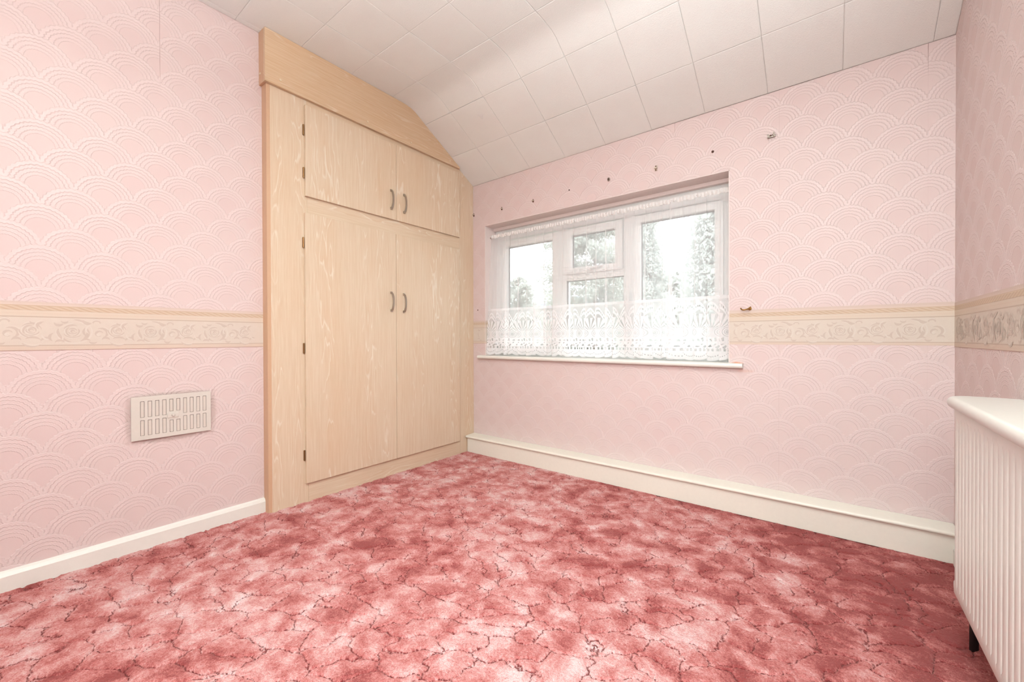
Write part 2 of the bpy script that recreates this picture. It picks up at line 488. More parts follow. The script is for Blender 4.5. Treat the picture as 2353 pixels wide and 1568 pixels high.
M['lawn'] = leaf_mat('lawn_grass', (150, 158, 132), (136, 146, 120))

M['hedge'] = leaf_mat('hedge_leaf', (128, 126, 120), (104, 104, 98), .2)

# ------------------------------------------------------------------ geometry helpers
def obj(name, verts, faces, mat, parent=None, smooth=False, uv=None):
    me = bpy.data.meshes.new(name)
    me.from_pydata([tuple(v) for v in verts], [], faces)
    me.materials.append(mat)
    if smooth:
        me.polygons.foreach_set('use_smooth', [True] * len(me.polygons))
    if uv is not None:
        lay = me.uv_layers.new(name='UVMap')
        idx = np.empty(len(me.loops), dtype=np.int32); me.loops.foreach_get('vertex_index', idx)
        lay.data.foreach_set('uv', np.asarray(uv, dtype=np.float32)[idx].ravel())
    me.update()
    o = bpy.data.objects.new(name, me)
    COL.objects.link(o)
    if parent is not None:
        attach(o, parent)
    return o

def attach(o, parent):
    o.parent = parent
    if parent.type == 'EMPTY':
        o.matrix_parent_inverse = Matrix.Translation(parent.location).inverted()

class MB:
    def __init__(self):
        self.v, self.f = [], []
    def add(self, vs, fs):
        b = len(self.v)
        self.v += [tuple(v) for v in vs]
        self.f += [tuple(i + b for i in f) for f in fs]
        return self
    def box(self, x0, x1, y0, y1, z0, z1, bev=0.0):
        bm = bmesh.new()
        bmesh.ops.create_cube(bm, size=1)
        for v in bm.verts:
            v.co = Vector(((x0 + x1) / 2 + v.co.x * (x1 - x0), (y0 + y1) / 2 + v.co.y * (y1 - y0), (z0 + z1) / 2 + v.co.z * (z1 - z0)))
        if bev:
            bmesh.ops.bevel(bm, geom=list(bm.edges), offset=bev, segments=2, profile=.6, affect='EDGES')
        return self.bm(bm)
    def bm(self, bm):
        bm.verts.index_update()
        self.add([v.co[:] for v in bm.verts], [[v.index for v in f.verts] for f in bm.faces])
        bm.free()
        return self
    def prism(self, poly, axis, a, b, bev=0.0):
        """extrude a 2D polygon along axis: x -> (y,z), y -> (x,z), z -> (x,y)"""
        n = len(poly)
        def P(p, t):
            return {'x': (t, p[0], p[1]), 'y': (p[0], t, p[1]), 'z': (p[0], p[1], t)}[axis]
        bm = bmesh.new()
        va = [bm.verts.new(P(p, a)) for p in poly]; vb = [bm.verts.new(P(p, b)) for p in poly]
        bm.faces.new(va[::-1]); bm.faces.new(vb)
        for i in range(n):
            j = (i + 1) % n
            bm.faces.new((va[i], va[j], vb[j], vb[i]))
        bmesh.ops.recalc_face_normals(bm, faces=list(bm.faces))
        if bev:
            bmesh.ops.bevel(bm, geom=list(bm.edges), offset=bev, segments=2, profile=.6, affect='EDGES')
        return self.bm(bm)
    def tube(self, pts, r, n=10, cap=True):
        pts = [Vector(p) for p in pts]
        rs = r if isinstance(r, (list, tuple)) else [r] * len(pts)
        base = len(self.v)
        up = None
        for i, p in enumerate(pts):
            t = (pts[min(i + 1, len(pts) - 1)] - pts[max(i - 1, 0)]).normalized()
            if up is None:
                up = Vector((0, 0, 1)) if abs(t.z) < .9 else Vector((1, 0, 0))
            a = t.cross(up).normalized(); b = a.cross(t).normalized(); up = b
            for j in range(n):
                an = 2 * PI * j / n
                self.v.append(tuple(p + (a * math.cos(an) + b * math.sin(an)) * rs[i]))
        for i in range(len(pts) - 1):
            for j in range(n):
                k = (j + 1) % n
                self.f.append((base + i * n + j, base + i * n + k, base + (i + 1) * n + k, base + (i + 1) * n + j))
        if cap:
            self.f.append(tuple(base + j for j in range(n))[::-1])
            self.f.append(tuple(base + (len(pts) - 1) * n + j for j in range(n)))
        return self
    def disc(self, c, axis, r, t, n=14, dome=0.0):
        """short cylinder standing out along axis vector"""
        c = Vector(c); ax = Vector(axis).normalized()
        pts = [c, c + ax * t * .75, c + ax * t]
        return self.tube(pts, [r, r, r * (.72 if dome else .93)], n)
    def make(self, name, mat, parent=None, smooth=False):
        return obj(name, self.v, self.f, mat, parent, smooth)

def smooth_by_angle(o, ang=40):
    me = o.data
    me.polygons.foreach_set('use_smooth', [True] * len(me.polygons))
    me.set_sharp_from_angle(angle=math.radians(ang))
    return o

def thing(name, label, cat, loc, group=None):
    o = bpy.data.objects.new(name, None)
    o.empty_display_size = .05
    o.location = loc
    COL.objects.link(o)
    tag(o, label, cat, group)
    return o

def tag(o, label=None, cat=None, group=None, kind=None):
    if label: o['label'] = label
    if cat: o['category'] = cat
    if group: o['group'] = group
    if kind: o['kind'] = kind
    return o

def struct(o, label, cat):
    return tag(o, label, cat, None, 'structure')

# ------------------------------------------------------------------ room shell
floor = MB().box(XA - .1, XC + .1, YR - .1, YB + .3, -.12, -.012).make('floor', M['floorboard'])
struct(floor, 'solid bedroom floor hidden under the red carpet', 'floor')

# fitted carpet: dense grid where it shows
xs = np.arange(XA, XC + .0001, .0055)
ys = np.concatenate([np.linspace(YR, -.1, 24), np.arange(-.09, YB, .0055)])
gx, gy = np.meshgrid(xs, ys)
nv = np.stack([gx.ravel(), gy.ravel(), np.zeros(gx.size)], 1)
nx, ny = len(xs), len(ys)
i0 = (np.arange(ny - 1)[:, None] * nx + np.arange(nx - 1)[None, :]).ravel()
quads = np.stack([i0, i0 + 1, i0 + 1 + nx, i0 + nx], 1)
me = bpy.data.meshes.new('carpet')
me.vertices.add(len(nv)); me.vertices.foreach_set('co', nv.ravel().astype(np.float32))
me.loops.add(quads.size); me.loops.foreach_set('vertex_index', quads.ravel().astype(np.int32))
me.polygons.add(len(quads)); me.polygons.foreach_set('loop_start', np.arange(0, quads.size, 4, dtype=np.int32))
me.polygons.foreach_set('use_smooth', np.ones(len(quads), dtype=bool))
me.update(calc_edges=True); me.validate()
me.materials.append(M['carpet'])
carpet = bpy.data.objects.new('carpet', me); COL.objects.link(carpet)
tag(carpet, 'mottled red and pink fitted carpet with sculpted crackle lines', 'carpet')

# window opening
OX0, OX1, OZ0, OZ1 = -2.146, -0.417, 0.765, 1.790
WY = 2.55                      # room face of the window frame
WALL_T = 0.30
wl = MB().box(XA - .15, XA, YR - .1, YB + WALL_T, -.1, 2.62).make('wall_left', M['wall_left'])
struct(wl, 'left wall in pink scalloped wallpaper beside the wardrobe', 'wall')
wc = MB().box(XC, XC + .15, YR - .1, YB + WALL_T, -.1, 2.62).make('wall_right', M['wall_right'])
struct(wc, 'right wall in pink scalloped wallpaper behind the radiator', 'wall')
wf = MB().box(XA, XC, YR - .15, YR, -.1, 2.62).make('wall_front', M['wall_front'])
struct(wf, 'plain pink wall behind the viewer', 'wall')
b = MB()
b.box(XA, OX0, YB, YB + WALL_T, -.1, 2.127)
b.box(OX1, XC, YB, YB + WALL_T, -.1, 2.127)
b.box(OX0, OX1, YB, YB + WALL_T, -.1, OZ0 - .022)
b.box(OX0, OX1, YB, YB + WALL_T, OZ1, 2.127)
wb = b.make('wall_back', M['wall_back'])
struct(wb, 'far pink scalloped wall holding the wide window', 'wall')
# plaster lining of the reveal, a skin on the opening's cheeks and head
b = MB()
b.box(OX0, OX1, YB + .001, WY + .02, OZ1 - .004, OZ1 + .0)
b.box(OX0, OX0 + .004, YB + .001, WY + .02, OZ0, OZ1)
b.box(OX1 - .004, OX1, YB + .001, WY + .02, OZ0, OZ1)
rv = b.make('reveal_lining', M['reveal'], wb)

# ceiling: backing shell and one object per tile
poly = [(y, z + .010) for y, z in PROFILE] + [(YB + WALL_T, PROFILE[-1][1] - .15), (YB + WALL_T, 2.75), (YR, 2.75)]
cl = MB().prism(poly, 'x', XA - .1, XC + .1).make('ceiling', M['ceiling_slab'])
struct(cl, 'pale pink tiled ceiling that folds down to the window wall', 'ceiling')

# arc length parametrisation of the profile
arc = [0.0]
for (a, za), (c, zc) in zip(PROFILE, PROFILE[1:]):
    arc.append(arc[-1] + math.hypot(c - a, zc - za))
def prof_at(s):
    for i in range(len(arc) - 1):
        if s <= arc[i + 1] or i == len(arc) - 2:
            t = (s - arc[i]) / (arc[i + 1] - arc[i])
            (a, za), (c, zc) = PROFILE[i], PROFILE[i + 1]
            dy, dz = (c - a), (zc - za); L = math.hypot(dy, dz)
            return a + dy * t, za + dz * t, dz / L, -dy / L      # point and inward (down) normal (ny,nz)
TX = 0.2925
S_END = arc[-1] - .012
joint_x = [-1.999 + TX * i for i in range(-2, 10)]
rng = random.Random(4)
def tile_mesh(s0, s1, w):
    """one thin cushion edged tile following the ceiling profile; local x from 0 to w"""
    n = 2 if s1 < arc[1] or s0 > arc[6] else 12
    e = .0035
    ss = [s0, s0 + e] + [s0 + (s1 - s0) * i / n for i in range(1, n)] + [s1 - e, s1]
    xs_ = [0, e, w - e, w]
    vs, fs = [], []
    for si, s in enumerate(ss):
        y, z, ny_, nz_ = prof_at(s)
        for xi, x in enumerate(xs_):
            edge = (si in (0, len(ss) - 1)) or (xi in (0, 3))
            d = -.0015 if edge else .0
            vs.append((x, y + ny_ * d, z + nz_ * d))
    m = len(ss)
    for i in range(m - 1):
        for j in range(3):
            a = i * 4 + j
            fs.append((a, a + 4, a + 5, a + 1))
    # upstand to the backing so each tile has thickness
    def rim(idx):
        base = len(vs)
        for q in idx:
            s = ss[q // 4]; y, z, ny_, nz_ = prof_at(s)
            vs.append((vs[q][0], y - ny_ * .008, z - nz_ * .008))
        for i in range(len(idx) - 1):
            fs.append((idx[i], idx[i + 1], base + i + 1, base + i))
    rim([i * 4 for i in range(m)]); rim([i * 4 + 3 for i in range(m)][::-1]); rim([0, 1, 2, 3][::-1]); rim([(m - 1) * 4 + i for i in range(4)])
    me = bpy.data.meshes.new('ceiling_tile')
    me.from_pydata(vs, [], fs); me.materials.append(M['tile'])
    me.polygons.foreach_set('use_smooth', [True] * len(me.polygons))
    me.set_sharp_from_angle(angle=math.radians(11))
    return me
s_hi = S_END
rows = []
while s_hi > .9:
    rows.append((max(0, s_hi - .2905), s_hi)); s_hi -= .2905
for (s0, s1) in rows:
    cache = {}
    for x0, x1 in zip(joint_x, joint_x[1:]):
        a, c = max(x0, XA), min(x1, XC)
        if c - a < .02: continue
        w = round(c - a - .0010, 4)
        if w not in cache: cache[w] = tile_mesh(s0 + .0005, s1 - .0005, w)
        o = bpy.data.objects.new('ceiling_tile', cache[w]); COL.objects.link(o)
        o.parent = cl
        o.location = (a + .0005, 0, rng.uniform(-.0005, .0007))

# ------------------------------------------------------------------ dado border paper
BZ0, BZ1 = 0.860, 1.041
def crescent(mb, P, cx, cz, r, a0, a1, w, n=9, lift=0.0006):
    """tapered brush stroke along an arc; P maps (u,z,lift) to world"""
    vs, fs = [], []
    for i in range(n + 1):
        t = i / n
        a = math.radians(a0 + (a1 - a0) * t)
        h = min(r * .9, w * math.sin(PI * min(.98, max(.06, t))) ** .8 / 2)
        for rr_ in (r - h, r + h):
            vs.append(P(cx + rr_ * math.cos(a), cz + rr_ * math.sin(a), lift))
    for i in range(n):
        fs.append((i * 2, i * 2 + 1, i * 2 + 3, i * 2 + 2))
    mb.add(vs, fs)
def scroll_strokes():
    """one repeat of the rose and acanthus frieze: (tone, cx, cz, r, a0, a1, w)"""
    D, Lt = 0, 1
    L = []
    # leaf curl
    L += [(D, .000, .047, .019, -70, 120, .007), (D, -.004, .044, .010, 20, 300, .006), (Lt, -.006, .040, .004, 0, 350, .005), (Lt, .002, .047, .024, -60, 100, .003)]
    L += [(D, -.012, .088, .010, -20, 200, .009), (Lt, -.012, .086, .014, 20, 170, .003), (D, .014, .016, .012, 20, 160, .006), (D, -.022, .018, .012, 200, 330, .006)]
    # open rose on its stem
    for (r, a0, a1, w) in [(.006, 0, 300, .005), (.012, 150, 330, .005), (.012, -20, 110, .004), (.019, 80, 220, .006), (.020, 230, 350, .006), (.026, 10, 150, .004), (.027, 170, 280, .005)]:
        L.append((D, .049, .055, r, a0, a1, w)); L.append((Lt, .049, .057, r + .0035, a0 + 12, a1 - 15, w * .55))
    L += [(D, .062, .100, .020, 215, 320, .007), (D, .082, .070, .018, 95, 215, .005), (Lt, .080, .072, .022, 100, 200, .003), (D, .050, .024, .028, 215, 330, .006), (Lt, .054, .030, .030, 220, 325, .003),
          (D, .052, .004, .026, 40, 130, .006), (D, .088, .012, .016, 60, 170, .006), (Lt, .095, .040, .020, 180, 280, .004)]
    # rose inside a wreath
    L += [(D, .156, .052, .041, 165, 262, .009), (Lt, .156, .052, .046, 170, 318, .004), (D, .156, .050, .040, -62, 22, .008), (Lt, .160, .052, .047, -70, 40, .004), (D, .158, .055, .043, 35, 92, .006), (Lt, .158, .055, .038, 30, 85, .003)]
    for (r, a0, a1, w) in [(.005, 0, 300, .005), (.011, 190, 350, .005), (.012, 20, 150, .004), (.018, 120, 250, .005), (.018, 270, 400, .005), (.025, 200, 330, .005), (.025, 60, 160, .004)]:
        L.append((D, .154, .052, r, a0, a1, w)); L.append((Lt, .154, .054, r + .0033, a0 + 12, a1 - 15, w * .55))
    L += [(D, .118, .088, .012, 190, 330, .007), (D, .133, .096, .010, 200, 340, .005), (D, .112, .030, .018, 120, 235, .006), (Lt, .106, .026, .022, -60, 40, .003), (D, .198, .100, .016, 190, 300, .009), (D, .205, .052, .022, 130, 250, .005), (Lt, .208, .060, .018, 100, 240, .004), (D, .120, .004, .014, 30, 150, .006), (D, .190, .006, .016, 40, 140, .005)]
    return L
STROKES = scroll_strokes()
def border(name, label, P, ua, ub, phase, mat, box):
    o = box.make(name, mat)
    struct(o, label, 'wallpaper border')
    dk, lt = MB(), MB()
    k0 = math.floor((ua - phase) / .232) - 1
    k1 = math.ceil((ub - phase) / .232) + 1
    for k in range(k0, k1):
        for si, (tone, cx, cz, r, a0, a1, w) in enumerate(STROKES):
            c = phase + k * .232 + cx
            if ua + .03 < c < ub - .03:
                crescent(lt if tone else dk, P, c, BZ0 + .0195 + cz, r, a0, a1, w * 1.35, lift=.0003 + .000012 * si)
    if dk.v:
        tag(dk.make('scroll_leaf', M['scroll_dark'], o), 'taupe scroll and rose strokes', kind='stuff')
        tag(lt.make('scroll_highlight', M['scroll_light'], o), 'cream highlights of the scrolls', kind='stuff')
    return o
T = .0012
border('trim_1', 'beige rose scroll wallpaper border across the left wall', lambda u, z, l: (XA + T + l, u, z), YR, .884, .053, M['border_y'], MB().box(XA, XA + T, YR, .886, BZ0, BZ1))
border('trim_2', 'beige rose scroll wallpaper border right of the window', lambda u, z, l: (u, YB - T - l, z), OX1, XC, -.345, M['border_x'], MB().box(OX1, XC - .001, YB - T, YB, .866, 1.047 if False else BZ1 + .004))
border('trim_3', 'short piece of wallpaper border between wardrobe and window', lambda u, z, l: (u, YB - T - l, z), -2.27, OX0, -2.40, M['border_x'],
       MB().box(-2.27, OX0, YB - T, YB, BZ0, BZ1).box(OX0 + .004, OX0 + .004 + T, YB, WY - .001, BZ0, BZ1))
border('trim_4', 'beige rose scroll wallpaper border across the right wall', lambda u, z, l: (XC - T - l, u, z), YR, YB - T, 1.95, M['border_y'], MB().box(XC - T, XC, YR, YB - T, BZ0, BZ1))

# ------------------------------------------------------------------ skirtings
sk = MB().prism([(XA, 0), (XA + .018, 0), (XA + .018, .058), (XA + .012, .070), (XA, .075)], 'y', YR, .884).make('baseboard_left', M['gloss_white'])
struct(sk, 'plain white skirting board along the left wall', 'skirting')
bb = MB().box(-2.262, XC - .002, 2.335, 2.353, .003, .118, .002).make('baseboard_back', M['skirt_cream'])
struct(bb, 'deep cream boxed skirting with a ledge under the window', 'skirting')
pts = [(YB - .001, .122), (2.330, .116)] + [(2.327 - .009 * math.sin(t), .1245 - .0085 * math.cos(t)) for t in np.linspace(.2, PI - .2, 8)] + [(2.333, .1345), (YB - .001, .139)]
lg = MB().prism(pts, 'x', -2.266, XC - .002).make('ledge', M['skirt_cream'], bb)
smooth_by_angle(lg, 35)
sk = MB().prism([(XC, 0), (XC - .016, 0), (XC - .016, .062), (XC, .075)], 'y', YR, 2.334).make('baseboard_right', M['gloss_white'])
struct(sk, 'white skirting board behind the radiator', 'skirting')

# ------------------------------------------------------------------ window
win = thing('window_1', 'wide white three light window behind the net curtain', 'window', ((OX0 + OX1) / 2, WY, OZ0))
win['kind'] = 'structure'
WX0, WX1, WZ0, WZ1 = OX0 + .004, OX1 - .004, OZ0, OZ1 - .006
FD0, FD1 = WY, WY + .06
def upvc_bar(name, x0, x1, z0, z1, y0=FD0, y1=FD1, bev=.004, parent=win):
    return smooth_by_angle(MB().box(x0, x1, y0, y1, z0, z1, bev).make(name, M['upvc'], parent), 30)
def frame_ring(name, x0, x1, z0, z1, w, y0, y1, bev, parent, wb_=None, wt=None):
    wb_ = w if wb_ is None else wb_; wt = w if wt is None else wt
    b_ = MB()
    b_.box(x0, x0 + w, y0, y1, z0, z1, bev).box(x1 - w, x1, y0, y1, z0, z1, bev)
    b_.box(x0 + w - .002, x1 - w + .002, y0, y1, z0, z0 + wb_, bev).box(x0 + w - .002, x1 - w + .002, y0, y1, z1 - wt, z1, bev)
    return smooth_by_angle(b_.make(name, M['upvc'], parent), 30)
frame_ring('window_frame', WX0, WX1, WZ0, WZ1, .062, FD0, FD1, .004, win, .045, .100)
upvc_bar('mullion', -1.552, -1.486, WZ0 + .044, WZ1 - .099)
upvc_bar('mullion', -1.058, -.986, WZ0 + .044, WZ1 - .099)
upvc_bar('transom', -1.488, -1.056, 1.308, 1.358)
SY = WY - .014
def pane(parent, x0, x1, z0, z1, name='pane'):
    g = MB().box(x0 - .006, x1 + .006, WY + .024, WY + .030, z0 - .006, z1 + .006).make(name, M['glass'], parent)
    q = MB()
    for (a, c, d, e) in ((x0 - .001, x0 + .003, z0, z1), (x1 - .003, x1 + .001, z0, z1), (x0, x1, z0 - .001, z0 + .003), (x0, x1, z1 - .003, z1 + .001)):
        q.box(a, c, WY + .012, WY + .024, d, e)
    q.make('gasket', M['gasket'], parent)
s1 = frame_ring('casement', -2.068, -1.545, .800, 1.672, .05, SY, WY + .03, .005, win)
pane(s1, -2.016, -1.597 + .002, .852, 1.620)
s2 = frame_ring('casement', -.988, -.468, .802, 1.676, .046, SY, WY + .03, .005, win)
pane(s2, -.942, -.514, .850, 1.628)
s3 = frame_ring('vent_light', -1.488, -1.062, 1.352, 1.674, .05, SY, WY + .03, .005, win, .044)
pane(s3, -1.436, -1.112 + .02, 1.398, 1.622)
pane(win, -1.484, -1.060, .812, 1.308)
h = MB().box(-1.30, -1.272, SY - .012, SY, 1.362, 1.386, .004)
h.tube([(-1.288, SY - .018, 1.374), (-1.25, SY - .024, 1.380), (-1.19, SY - .022, 1.384)], [.0065, .006, .005], 8)
smooth_by_angle(h.make('handle', M['upvc'], s3), 50)['label'] = 'white vent light catch handle'
h = MB().box(-1.03, -1.006, WY - .012, WY, 1.13, 1.20, .004).tube([(-1.018, WY - .02, 1.19), (-1.018, WY - .03, 1.15), (-1.018, WY - .028, 1.07)], [.008, .007, .006], 8)
smooth_by_angle(h.make('handle', M['upvc'], win), 50)
# head batten under the soffit
MB().box(OX0 + .004, OX1 - .004, WY - .030, WY + .001, OZ1 - .026, OZ1 - .004, .002).make('head_batten', M['reveal'], win)
# window board
pts = [(WY + .002, .744), (2.392, .744)] + [(2.392 - .011 * math.sin(t), .7565 - .0125 * math.cos(t)) for t in np.linspace(.25, PI - .25, 8)] + [(2.392, .769), (WY + .002, .769)]
sb = MB().prism([(WY + .002, .742), (YB - .0005, .742), (YB - .0005, .767), (WY + .002, .767)], 'x', OX0 + .003, OX1 - .003)
sb.prism([(min(a, YB - .0006), c - .002) for a, c in pts], 'x', -2.200, -.352)
smooth_by_angle(sb.make('window_sill', M['gloss_white'], win), 35)

# ------------------------------------------------------------------ net curtain
cur = thing('net_curtain', 'white lace edged net curtain hanging across the window', 'curtain', (-1.28, 2.47, .78))
CX0, CX1 = -2.128, -.428
CY = 2.478
Z_TOP, Z_LACE, Z_HEM = 1.712, 1.134, .782
rng = random.Random(11)
# folds: (x position, half width in cloth, strength)
folds = [(-2.06, .016, .8), (-1.985, .015, .9), (-1.935, .02, .5), (-1.86, .02, .9), (-1.78, .016, .55), (-1.705, .022, .95), (-1.63, .014, .8), (-1.55, .02, .5), (-1.47, .02, .5), (-1.385, .016, .5), (-1.285, .016, .9),
         (-1.215, .014, .8), (-1.15, .015, .9), (-1.09, .014, .6), (-1.02, .018, .6), (-.955, .012, .7), (-.885, .014, .8), (-.845, .015, .6), (-.788, .017, .9), (-.735, .026, 1.1), (-.668, .014, .75), (-.60, .016, .85), (-.54, .012, .5), (-.475, .02, .7)]
NU = 1400
U = np.linspace(0, 1, NU)
# cloth runs backwards inside every fold so that it doubles up
xpos = np.linspace(CX0, CX1, NU)
def cloth(zt):
    """zt 0 at top .. 1 at hem -> x, y arrays"""
    x = xpos.copy(); y = np.full(NU, CY)
    for i, (fx, w, st) in enumerate(folds):
        drift = .010 * math.sin(i * 2.3) * zt
        spread = 1.0 + .35 * zt * math.sin(i * 1.7)
        d = (xpos - fx) / (w * 1.1)
        g = np.exp(-d * d)
        x += -st * w * 2.1 * spread * d * g * (.75 + .25 * zt) + drift * g
        y += -st * .020 * np.sin(d * 1.6) * np.exp(-d * d * .6) * (.35 + .65 * zt)
    y += .004 * np.sin(xpos * 37) * (.4 + zt) + .006 * np.sin(xpos * 11 + 1) * zt - .014 * zt
    # left edge of the cloth is drawn forward against the cheek of the reveal
    k = np.clip((-2.04 - xpos) / .09, 0, 1)
    y -= k * .045 * zt
    x -= k * .010 * zt
    return np.clip(x, OX0 + .007, OX1 - .007), y
UF = 1.30 * (CX1 - CX0) * U              # cloth coordinate in metres
P_LACE = .0735
def sheet(name, z0, z1, nz, mat, hem=False):
    vs = np.zeros((nz, NU, 3)); uv = np.zeros((nz, NU, 2))
    p = np.abs(np.mod(UF / P_LACE, 1) - .5) * 2
    drop = np.where(np.mod(np.floor(UF / P_LACE), 2) == 0, .016, .012) * (1 - np.power(p, 2.2))
    for j in range(nz):
        f = j / (nz - 1)
        zb = z1 if not hem else z1 + .002 - 0 * p
        zz = z0 + (zb - z0) * f
        if hem:
            zz = zz - drop * f * f + .004 * f
        zt = (Z_TOP - np.mean(zz)) / (Z_TOP - Z_HEM)
        x, y = cloth(zt)
        vs[j, :, 0] = x; vs[j, :, 1] = y; vs[j, :, 2] = zz
        uv[j, :, 0] = UF; uv[j, :, 1] = zz
    i0_ = (np.arange(nz - 1)[:, None] * NU + np.arange(NU - 1)[None, :]).ravel()
    q = np.stack([i0_, i0_ + NU, i0_ + 1 + NU, i0_ + 1], 1)
    return obj(name, vs.reshape(-1, 3).tolist(), q.tolist(), mat, cur, True, uv.reshape(-1, 2))
sheet('voile_panel', Z_TOP, Z_LACE, 14, M['voile'])
lace = sheet('lace_border', Z_LACE, Z_HEM, 16, M['lace'], True)
lace['label'] = 'scalloped lace border with arches and fans'
# gathered heading
hx = np.linspace(CX0, CX1, 900)
rs = np.random.RandomState(3)
ph = np.cumsum(rs.uniform(.25, .95, 900))
vs = []
NZH = 7
for j in range(NZH):
    f = j / (NZH - 1)
    for i, x in enumerate(hx):
        bul = math.sin(f * PI) * .003
        puck = .0026 * math.sin(ph[i]) + .0016 * math.sin(ph[i] * .43 + 4 * f)
        zz = 1.720 - .027 * f + .0022 * math.sin(ph[i] * .3) * (1 if j in (0, NZH - 1) else .3)
        vs.append((x, CY - .003 - bul + puck * (.5 + math.sin(f * PI) * .7), zz))
fs = [(j * 900 + i, (j + 1) * 900 + i, (j + 1) * 900 + i + 1, j * 900 + i + 1) for j in range(NZH - 1) for i in range(899)]
obj('gathered_heading', vs, fs, M['heading'], cur, True)['label'] = 'ruched white heading'
w = MB().tube([(OX0 + .006, CY + .002, 1.700)] + [(OX0 + .006 + (OX1 - OX0 - .012) * t, CY + .002, 1.700 + .008 * t - .006 * math.sin(PI * t)) for t in (.25, .5, .75)] + [(OX1 - .006, CY + .002, 1.709)], .0025, 8)
w.make('curtain_wire', M['wire'], cur, True)
for (x, z, s) in ((OX0 + .004, 1.700, 1), (OX1 - .004, 1.712, -1)):
    hk = MB().tube([(x + .0006 * s, CY, z + .004), (x + .010 * s, CY - .002, z + .004), (x + .014 * s, CY - .003, z - .002), (x + .010 * s, CY - .003, z - .007)], .0022, 8)
    hk.make('wire_hook', M['screw'], cur, True)

# ------------------------------------------------------------------ built in wardrobe
XW = -2.27
ward = thing('built_in_wardrobe', 'pale limed oak built in wardrobe with four doors in the left corner', 'wardrobe', (XW, 1.65, 0))
SXB = XW - .018
def slope_z(y):
    return ceil_z(y) - .001
MB().box(XA, XW, .884, .902, 0, 2.215, .001).make('side_panel', M['wood_edge'], ward)
MB().box(SXB, XW - .0002, .902, 1.088, 0, 2.215, .001).make('stile', M['wood'][0], ward)
ys_ = [2.262, YB - .001]
MB().prism([(2.262, .0), (YB - .001, .0), (YB - .001, slope_z(YB - .001)), (2.262, slope_z(2.262))], 'x', SXB, XW).make('stile', M['wood'][3], ward)
MB().box(SXB, XW, 1.0885, 2.2615, 0, .118, .001).make('plinth', M['wood_h'][0], ward)
MB().box(SXB, XW, 1.0885, 2.2615, 1.575, 1.70, .001).make('middle_rail', M['wood_h'][1], ward)
MB().box(SXB, XW, 1.0885, 2.2615, 2.165, 2.213, .001).make('top_rail', M['wood_h'][0], ward)
MB().box(XA, XA + .006, .902, YB - .002, 0, 2.10).make('carcass_back', M['wood_edge'], ward)
XD = XW + .0165
def door(y0, y1, z0, z1, mat, hy, hz, hinges):
    d = MB().box(XW + .001, XD, y0, y1, z0, z1, .0018).make('door', mat, ward)
    b_ = MB()
    n = 14
    vs = []
    for i in range(n + 1):
        t = i / n
        zz = hz - .062 + .124 * t
        out = .0245 * math.sin(PI * t) ** .55 if 0 < t < 1 else 0
        wd = .0065 + .0018 * abs(t - .5)
        for (yy, k) in ((hy - wd, 0), (hy + wd, 0), (hy + wd * .8, .0045), (hy - wd * .8, .0045)):
            vs.append((XD + out + k, yy, zz))
    fs = []
    for i in range(n):
        for j in range(4):
            a, c = i * 4 + j, i * 4 + (j + 1) % 4
            fs.append((a, c, c + 4, a + 4))
    fs += [(3, 2, 1, 0), tuple(n * 4 + i for i in range(4))]
    b_.add(vs, fs)
    for zz in (hz - .058, hz + .058):
        b_.box(XD - .0005, XD + .007, hy - .0075, hy + .0075, zz - .008, zz + .008, .002)
    smooth_by_angle(b_.make('handle', M['nickel'], d), 40)['label'] = 'bowed satin nickel pull handle'
    for (zc) in hinges:
        hb = MB().tube([(XW + .005, y0 - .005, zc - .029), (XW + .005, y0 - .005, zc + .029)], .0042, 8)
        hb.box(XW, XW + .004, y0 - .009, y0, zc - .027, zc + .027)
        hb.make('hinge', M['hinge'], d)
    return d
door(1.074, 1.6645, 1.682, 2.178, M['wood'][1], 1.624, 1.807, (2.042, 1.809))
door(1.6665, 2.250, 1.682, 2.178, M['wood'][2], 1.726, 1.805, ())
door(1.070, 1.6605, .108, 1.590, M['wood'][1], 1.622, 1.142, (1.427, .849, .262))
door(1.6630, 2.247, .108, 1.590, M['wood'][2], 1.720, 1.139, ())
# cornice board with its return, cut to the ceiling
cpoly = [(.872, 2.209), (.872, slope_z(.9))] + [(y, z - .001) for y, z in PROFILE[1:-1]] + [(2.249, slope_z(2.249))]
cpoly.append((2.249 + .004, slope_z(2.249) - .004)); cpoly[-1] = (2.252, 2.209)
co = MB().prism(cpoly, 'x', XW, XW + .019, .0012).make('cornice', M['wood_cornice'], ward)
MB().box(XA, XW - .0005, .8715, .8835, 2.209, slope_z(.88), .001).make('cornice_return', M['wood_edge'], ward)
for (y, z) in ((.945, 2.245), (1.452, 2.240), (1.785, 2.237), (2.145, 2.234)):
    smooth_by_angle(MB().disc((XW + .0188, y, z), (1, 0, 0), .0058, .004, 12, 1).make('screw_cap', M['cap'], co), 50)
smooth_by_angle(MB().disc((XA + .020, .8717, 2.262), (0, -1, 0), .0055, .004, 12, 1).make('screw_cap', M['cap'], co), 50)

# ------------------------------------------------------------------ air vent on the left wall
vent = thing('air_vent', 'ivory slotted hit and miss air vent on the left wall', 'vent', (XA, .512, .47))
VY0, VY1, VZ0, VZ1 = .371, .651, .470, .655
PX = XA + .011
slots = []
for i in range(10):
    y = .4005 + i * .0244
    mid = i in (4, 5)
    slots.append((y, y + .0135, .580 if mid else .566, .635))
    slots.append((y, y + .0135, .488, .542 if mid else .554))
